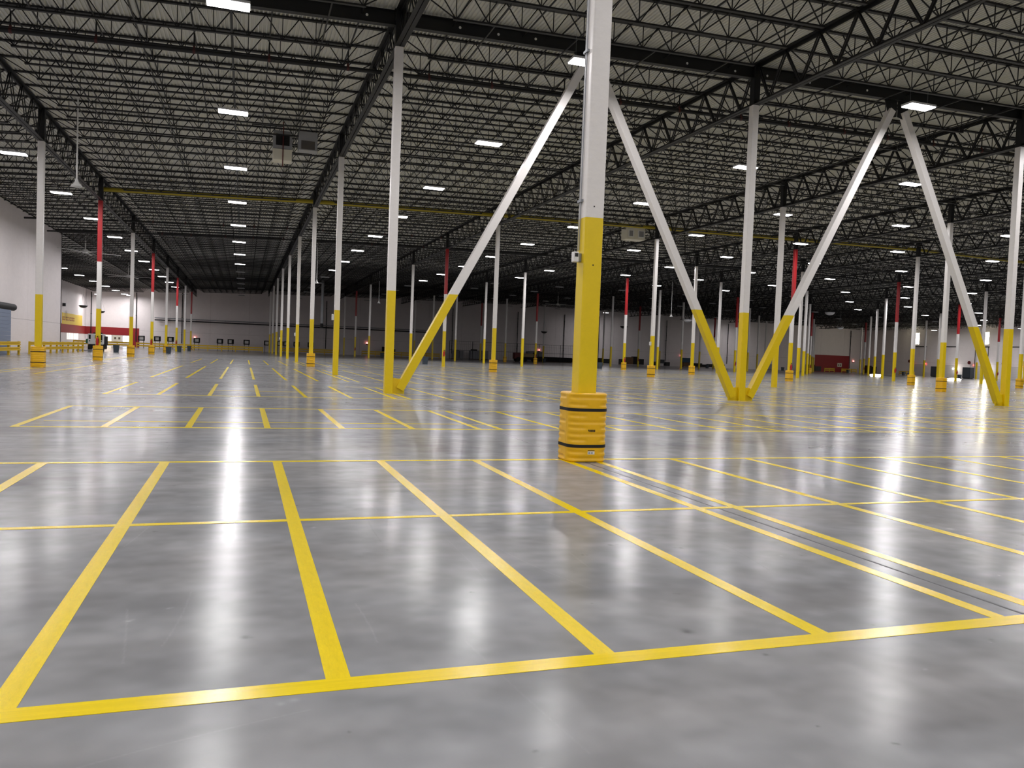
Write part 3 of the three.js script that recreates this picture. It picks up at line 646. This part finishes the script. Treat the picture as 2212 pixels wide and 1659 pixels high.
stack('low grey stack of boxes on the bright back wall', 103.2, 185, [[-1.8, -0.2, 0.14, 1.1, -0.6, 0.6, mat('#34363a', 0.6)], [-0.6, 1.3, 0.7, 1.7, -0.5, 0.5, mat('#43464b', 0.6)], [1.6, 2.9, 0.1, 1.1, -0.5, 0.5, M.dark]]);
stack('blue crate on a tan pallet load by the back wall', 111.2, 185, [[-1.1, 1.1, 0.14, 1.2, -0.6, 0.6, M.boxCard], [-1.4, 1.5, 1.2, 2.4, -0.7, 0.7, M.blueBin]]);
stack('long low row of dark pallets by the grey back wall', 117.8, 185, [[-5, 0, 0.14, 0.8, -0.6, 0.6, M.rubber], [0, 5, 0.14, 1.0, -0.6, 0.6, M.dark], [-4.5, -2, 0.8, 1.1, -0.6, 0.6, M.dark]]);
stack('long low dark platform with red end before the dark back wall', 73.5, 182, [[-5.2, 3.3, 0.14, 1.25, -0.8, 0.8, M.rubber], [3.3, 5.5, 0.14, 1.1, -0.8, 0.8, mat('#3a0d10', 0.6)]], 'platform');
stack('white wrapped pallet load in the dark storage area', 53.6, 184, [[-2.2, 2.2, 0.14, 2.1, -0.8, 0.8, mat('#8f9198', 0.6)], [-1.9, -0.5, 2.1, 2.4, -0.4, 0.4, M.rubber]]);
stack('pair of leaning white sheets in the dark storage area', 48.6, 184, [[-1.6, -0.9, 0.14, 2.0, -0.3, 0.3, mat('#85878d', 0.6)], [-0.8, 0.1, 0.14, 2.1, -0.3, 0.3, mat('#7c7e85', 0.6)], [0.2, 1.2, 0.14, 2.0, -0.3, 0.3, mat('#8a8c92', 0.6)]], 'sheets');
stack('tall white shelving load in the dark storage area', 67.8, 184, [[-1.9, 1.9, 0.14, 2.3, -0.8, 0.8, mat('#7f8087', 0.6)], [-1.9, 1.9, 2.35, 2.5, -0.8, 0.8, M.dark]], 'shelving');
stack('dark pile of goods left of the far red wall', 152.5, 185, [[-2.6, -0.3, 0.14, 1.9, -0.6, 0.6, M.rubber], [-0.3, 1.8, 0.14, 1.5, -0.6, 0.6, M.dark]]);
stack('dark stacked racks right of the far red wall', 171.5, 184, [[-2, -0.4, 0.14, 2.3, -0.6, 0.6, mat('#2a1a1a', 0.6)], [-0.2, 1.4, 0.14, 2.0, -0.6, 0.6, M.rubber]]);
stack('black goods on pallet by the dark back wall behind the long diagonal brace', 31.6, 186, [[-0.9, 0.9, 0.14, 2.2, -0.6, 0.6, M.rubber], [0.9, 2.1, 0.14, 1.7, -0.5, 0.5, M.dark]]);
stack('white sacks behind the yellow columns before the far grey wall', 137.5, 184, [[-1.3, -0.2, 0.14, 1.6, -0.5, 0.5, mat('#9a9a9c', 0.7)], [0, 1.1, 0.14, 1.2, -0.5, 0.5, mat('#8a8b8e', 0.7)]]);
{ // mesh cage partition in the dark storage area
  const t = thing('mesh_partition', 'tall dark wire mesh partition in the dark storage area', 'partition', [45, 0, 178.5]);
  for (let x = 0; x <= 33; x += 5.5) mesh('post', box(x - 0.05, x + 0.05, 0, 4.2, -0.05, 0.05), M.dark, t);
  for (const y of [0.1, 2.1, 4.15]) mesh('rail', box(0, 33, y - 0.03, y + 0.03, -0.03, 0.03), M.dark, t);
  const w = []; for (let x = 0.45; x < 33; x += 0.45) w.push(rod([x, 0.1, 0], [x, 4.15, 0], 0.012, 3)); mesh('wire_mesh', w, M.dark, t).userData.kind = 'stuff';
}
{ // tow tractor in the dark storage area
  const t = thing('tow_tractor', 'tan and red tow tractor parked in the dark storage area', 'vehicle', [60.5, 0, 168]);
  mesh('chassis', rbox(-2.4, 2.4, 0.5, 1.05, -0.7, 0.7, 0.08), M.rubber, t); mesh('hood', rbox(-1.6, 1.2, 1.05, 1.9, -0.65, 0.65, 0.12), mat('#8d7c5a', 0.6), t); mesh('red_back', rbox(-3.4, -1.7, 0.6, 2.0, -0.7, 0.7, 0.1), mat('#571315', 0.6), t);
  mesh('seat', rbox(1.3, 2.0, 1.05, 2.2, -0.5, 0.5, 0.08), M.rubber, t);
  for (const x of [-2.6, -1.0, 1.6]) { const g = new THREE.CylinderGeometry(0.5, 0.5, 0.3, 18); g.rotateX(Math.PI / 2); g.translate(x, 0.5, 0.75); mesh('wheel', g, M.rubber, t); const g2 = g.clone().translate(0, 0, -1.5); mesh('wheel', g2, M.rubber, t); }
}

// ------------------------------------------------------------------ waste bins
const binBody = (() => { const s = new THREE.Shape(); const w = 0.29, b = 0.235; void b; s.moveTo(-w, -w); s.lineTo(w, -w); s.lineTo(w, w); s.lineTo(-w, w); s.closePath(); const g = new THREE.CylinderGeometry(0.45, 0.36, 0.86, 4, 1, true); g.rotateY(Math.PI / 4); g.translate(0, 0.43, 0); return g.toNonIndexed(); })();
binBody.computeVertexNormals();
const binRim = (() => { const g = new THREE.TorusGeometry(0.46, 0.035, 6, 4); g.rotateX(Math.PI / 2); g.rotateY(Math.PI / 4); g.translate(0, 0.87, 0); return g; })();
[[-14.6, 106.6, 'dark blue-grey bin between the red topped and white left columns'], [-9.0, 109.5, 'dark bin just right of the fourth left column'], [-9.2, 130, 'dark bin beside the sixth left column'], [-8.9, 148, 'dark bin at the foot of the last red topped left column'],
  [20.6, 93.5, 'blue-grey bin on open floor right of the long yellow brace'], [66, 172, 'blue-grey bin left of the low dark platform'], [49.6, 106.5, 'blue-grey bin half hidden behind the nearest column'], [108.8, 171, 'blue-grey bin before the grey wall between column and brace'],
  [138, 180, 'blue-grey bin beside the white sacks'], [115.8, 114.8, 'dark bin in front of the dock cabinet by a guarded column'], [149.4, 134.2, 'dark bin left of the large dock cabinet'], [160, 160.5, 'small dark bin by the first dock signal'], [25.7, 155.7, 'dark blue-grey bin before the dark back wall'], [161.5, 182, 'blue-grey bin before the far red wall'], [152, 150, 'small dark bin beside the second dock door']].forEach(([x, z, label]) => {
  const t = thing('waste_bin', label, 'bin', [x, 0, z], 'waste bins');
  mesh('bin_body', binBody, M.bin, t); mesh('rim', binRim, M.bin, t); mesh('bin_base', cached('binbase', () => { const g = new THREE.CylinderGeometry(0.36, 0.36, 0.02, 4); g.rotateY(Math.PI / 4); g.translate(0, 0.02, 0); return g; }), M.bin, t); mesh('bag', cached('binbag', () => { const g = new THREE.CylinderGeometry(0.42, 0.4, 0.02, 4); g.rotateY(Math.PI / 4); g.translate(0, 0.8, 0); return g; }), M.rubber, t);
});

// ------------------------------------------------------------------ fire extinguishers on the red topped columns
for (const [u, k, n] of columns) if (isRed(u, k) && n && k <= 8) {
  const t = thing('fire_extinguisher', 'red fire extinguisher on ' + columnPhrase(u, k), 'extinguisher', [cx(u) - 0.02, 1.12, cz(k) - 0.25], 'fire extinguishers');
  mesh('cylinder', cached('extc', () => { const g = new THREE.LatheGeometry([[0.001, 0], [0.085, 0], [0.09, 0.03], [0.09, 0.42], [0.07, 0.5], [0.03, 0.54], [0.03, 0.58], [0.001, 0.58]].map(([a, b]) => new THREE.Vector2(a, b)), 14); return g; }), M.extinguisher, t);
  mesh('valve', cached('extv', () => join([box(-0.03, 0.03, 0.58, 0.64, -0.03, 0.03), box(-0.02, 0.14, 0.64, 0.67, -0.015, 0.015)])), M.dark, t);
  mesh('hose', cached('exth', () => rod([0.1, 0.6, -0.02], [0.13, 0.15, -0.05], 0.018, 6, false)), M.rubber, t);
  mesh('bracket', cached('extb', () => box(-0.06, 0.06, 0.2, 0.3, 0.08, 0.1)), M.dark, t);
}

// ------------------------------------------------------------------ sweeper by the left rail
{
  const t = thing('ride_on_sweeper', 'white and black ride-on floor sweeper seen from behind by the left rail', 'sweeper', [-17.0, 0, 108]);
  mesh('white_hood', rbox(-0.95, 0.8, 0.85, 2.15, 0, 1.6, 0.08, 3), M.whiteGloss, t);
  for (const [x0, x1, y0, y1] of [[-0.82, -0.62, 1.5, 2.0], [0.45, 0.65, 1.35, 2.02], [-0.15, -0.05, 1.55, 1.98], [-0.1, 0.05, 1.15, 1.3], [-0.8, -0.68, 1.2, 1.32], [0.5, 0.62, 1.15, 1.28]]) mesh('vent_slot', box(x0, x1, y0, y1, -0.012, 0.002), M.rubber, t);
  mesh('lower_chassis', rbox(-0.75, 0.85, 0.3, 0.9, 0.1, 2.4, 0.06), M.rubber, t);
  for (const x of [-0.75, 0.65]) { const g = new THREE.CylinderGeometry(0.42, 0.42, 0.3, 20); g.rotateZ(Math.PI / 2); g.translate(x, 0.42, -0.35); mesh('rear_wheel', g, M.rubber, t); }
  mesh('seat_back', rbox(-0.5, 0.5, 2.1, 2.3, 0.9, 1.3, 0.05), M.rubber, t); mesh('side_panel', rbox(0.8, 1.05, 0.8, 1.9, 0.4, 1.6, 0.08), M.dark, t); mesh('green_tank', rbox(-1.25, -0.95, 0.95, 1.5, 0.6, 1.2, 0.1), mat('#2e8a63', 0.4), t);
  mesh('scrub_bar', [box(-2.1, -0.3, 0.05, 0.15, -0.5, -0.25), box(-0.9, 0.5, 0.1, 0.25, -0.2, 0.1)], M.steel, t);
}

// ------------------------------------------------------------------ things hanging from the roof
function hang(X, Z, yBottom, label) {
  const t = thing('hanging_pole', label, 'antenna', [X, yBottom, Z]);
  mesh('pole', rod([0, 0.35, 0], [0, roof(X) + 0.005 - yBottom, 0], 0.035, 8, false), M.whiteGloss, t);
  const g = new THREE.LatheGeometry([[0.03, 0.4], [0.06, 0.36], [0.1, 0.2], [0.24, 0.06], [0.27, 0.0], [0.1, -0.04], [0.001, -0.05]].map(([a, b]) => new THREE.Vector2(a, b)), 20); mesh('cone', g, M.whiteGloss, t);
}
hang(-8.05, 44.75, 9.1, 'white drop pole with cone end hanging at upper left');
hang(8.0, 97, 9.1, 'thin white drop pole hanging near the middle column row');
hang(20.5, 129, 9.0, 'thin white drop pole over the dark back wall right of middle columns');
hang(64.8, 113, 8.6, 'white drop pole hanging left of the middle V braces');
// big ceiling fans
[[-17.0, 100, 11.2, 'large white ceiling fan behind the first red topped left column'], [-16.5, 131, 11.0, 'large white ceiling fan farther back over the left aisle'], [60, 150, 12, 'far white ceiling fan over the dark middle of the hall']].forEach(([X, Z, Y, label], i) => {
  const t = thing('ceiling_fan', label, 'fan', [X, Y, Z]);
  const ym = roof(X) + 0.005 - Y;
  mesh('drop_tube', rod([0, 0.1, 0], [0, ym, 0], 0.06, 8, false), M.whiteGloss, t);
  mesh('hub', rod([0, -0.15, 0], [0, 0.2, 0], 0.28, 16, false), M.whiteGloss, t);
  for (let j = 0; j < 5; j++) { const a = j * Math.PI * 2 / 5 + 0.3 + i; mesh('blade', bar([Math.cos(a) * 0.25, 0, Math.sin(a) * 0.25], [Math.cos(a) * 3.6, -0.05, Math.sin(a) * 3.6], 0.2, 0.03), M.whiteGloss, t); }
});
// dome mirrors
[[-29.1, 7.72, 170, 0.75, 'dark dome mirror before the recessed wall at far left'], [-26, 6.83, 170, 0.65, 'second dark dome mirror right of the first red topped left column'], [101.7, 11.5, 120, 0.85, 'large pale dome mirror hanging over the aisle left of far red wall'], [104.2, 8.8, 120, 0.55, 'small round pale mirror hanging below the large dome mirror'], [72, 8.7, 120, 0.8, 'pale dome mirror hanging left of the middle V braces'], [63, 6.9, 165, 0.7, 'dark dome mirror before dark back wall by a tall white column'], [72.5, 7.8, 165, 0.7, 'dark dome mirror left of the third row red topped column'], [85, 9.2, 170, 0.9, 'grey dome mirror left of the bright wall patch']].forEach(([X, Y, Z, r, label], i) => {
  const t = thing('dome_mirror', label, 'mirror', [X, Y, Z]);
  const g = new THREE.SphereGeometry(r, 20, 8, 0, Math.PI * 2, Math.PI / 2, Math.PI / 2); g.scale(1, 0.62, 1);
  mesh('dome', g, (i === 2 || i === 3 || i === 4) ? mat('#c9c8c8', 0.3) : mat('#4a4644', 0.25, { metalness: 0.5 }), t);
  mesh('dome_rim', (() => { const q = new THREE.TorusGeometry(r, 0.05, 6, 24); q.rotateX(Math.PI / 2); return q; })(), M.steel, t);
  for (let j = 0; j < 3; j++) { const a = j * 2.1; mesh('wire', rod([Math.cos(a) * r, 0, Math.sin(a) * r], [0, Math.min(2.2, roof(X) - 0.9 - Y), 0], 0.012, 3), M.steel, t); }
  mesh('drop_wire', rod([0, Math.min(2.2, roof(X) - 0.9 - Y), 0], [0, roof(X) - Y + 0.005, 0], 0.012, 3), M.steel, t);
});
// unit heaters and air boxes
function heater(X, Z, yTop, label, full) {
  const t = thing('unit_heater', label, 'heater', [X, yTop, Z]);
  mesh('case', rbox(-0.5, 0.5, -1.15, -0.15, -0.4, 0.4, 0.03), M.lampOff, t);
  mesh('louver', full ? box(-0.36, 0.36, -0.95, -0.35, -0.42, -0.39) : box(-0.36, 0.36, -1.1, -0.65, -0.42, -0.39), full ? M.rubber : mat('#4b4743', 0.6), t);
  if (full) { mesh('white_lower_box', rbox(-0.5, 0.5, -1.75, -1.15, -0.45, 0.45, 0.03), M.cream, t); mesh('gas_line', rod([0.02, 0.3, -0.47], [0.02, -2.1, -0.47], 0.03, 8, false), mat('#5b1c18', 0.5), t); mesh('gas_feed', rod([-1.6, 0.05, -0.2], [0.02, 0.05, -0.47], 0.03, 8, false), M.dark, t); }
  for (const [x, z] of [[-0.42, -0.3], [0.42, -0.3], [-0.42, 0.3], [0.42, 0.3]]) mesh('hanger', rod([x, -0.2, z], [x, roof(X) - yTop - 0.05, z], 0.012, 4), M.dark, t);
}
heater(1.75, 46, 13.45, 'grey unit heater with white lower box under the roof', true);
heater(3.05, 45.4, 13.4, 'smaller grey unit heater right of the white boxed heater', false);
{
  const t = thing('air_unit', 'pale air handling box with two square grilles under the roof', 'air unit', [34.3, 12.9, 67.5]);
  mesh('case', rbox(-0.95, 0.95, -0.2, 1.75, -0.6, 0.6, 0.03), M.cream, t);
  for (const [x0, x1] of [[-0.8, -0.25], [0.2, 0.85]]) { const f = mesh('grille_frame', [box(x0, x1, 0.6, 0.68, -0.66, -0.6), box(x0, x1, 0.0, 0.08, -0.66, -0.6), box(x0, x0 + 0.08, 0.08, 0.6, -0.66, -0.6), box(x1 - 0.08, x1, 0.08, 0.6, -0.66, -0.6)], M.whiteGloss, t); mesh('grille', box(x0 + 0.08, x1 - 0.08, 0.08, 0.6, -0.62, -0.6), M.lampOff, f); }
}
{
  const t = thing('wall_speaker', 'small dark speaker high on the recessed wall edge', 'speaker', [-31.8, 7.6, 167]); mesh('speaker_case', rbox(-0.18, 0.3, -0.3, 0.3, -0.3, 0.3, 0.04), M.dark, t); mesh('speaker_bracket', box(-0.2, -0.15, -0.1, 0.1, -0.1, 0.1), M.steel, t);
}
renderer.render(scene, camera);
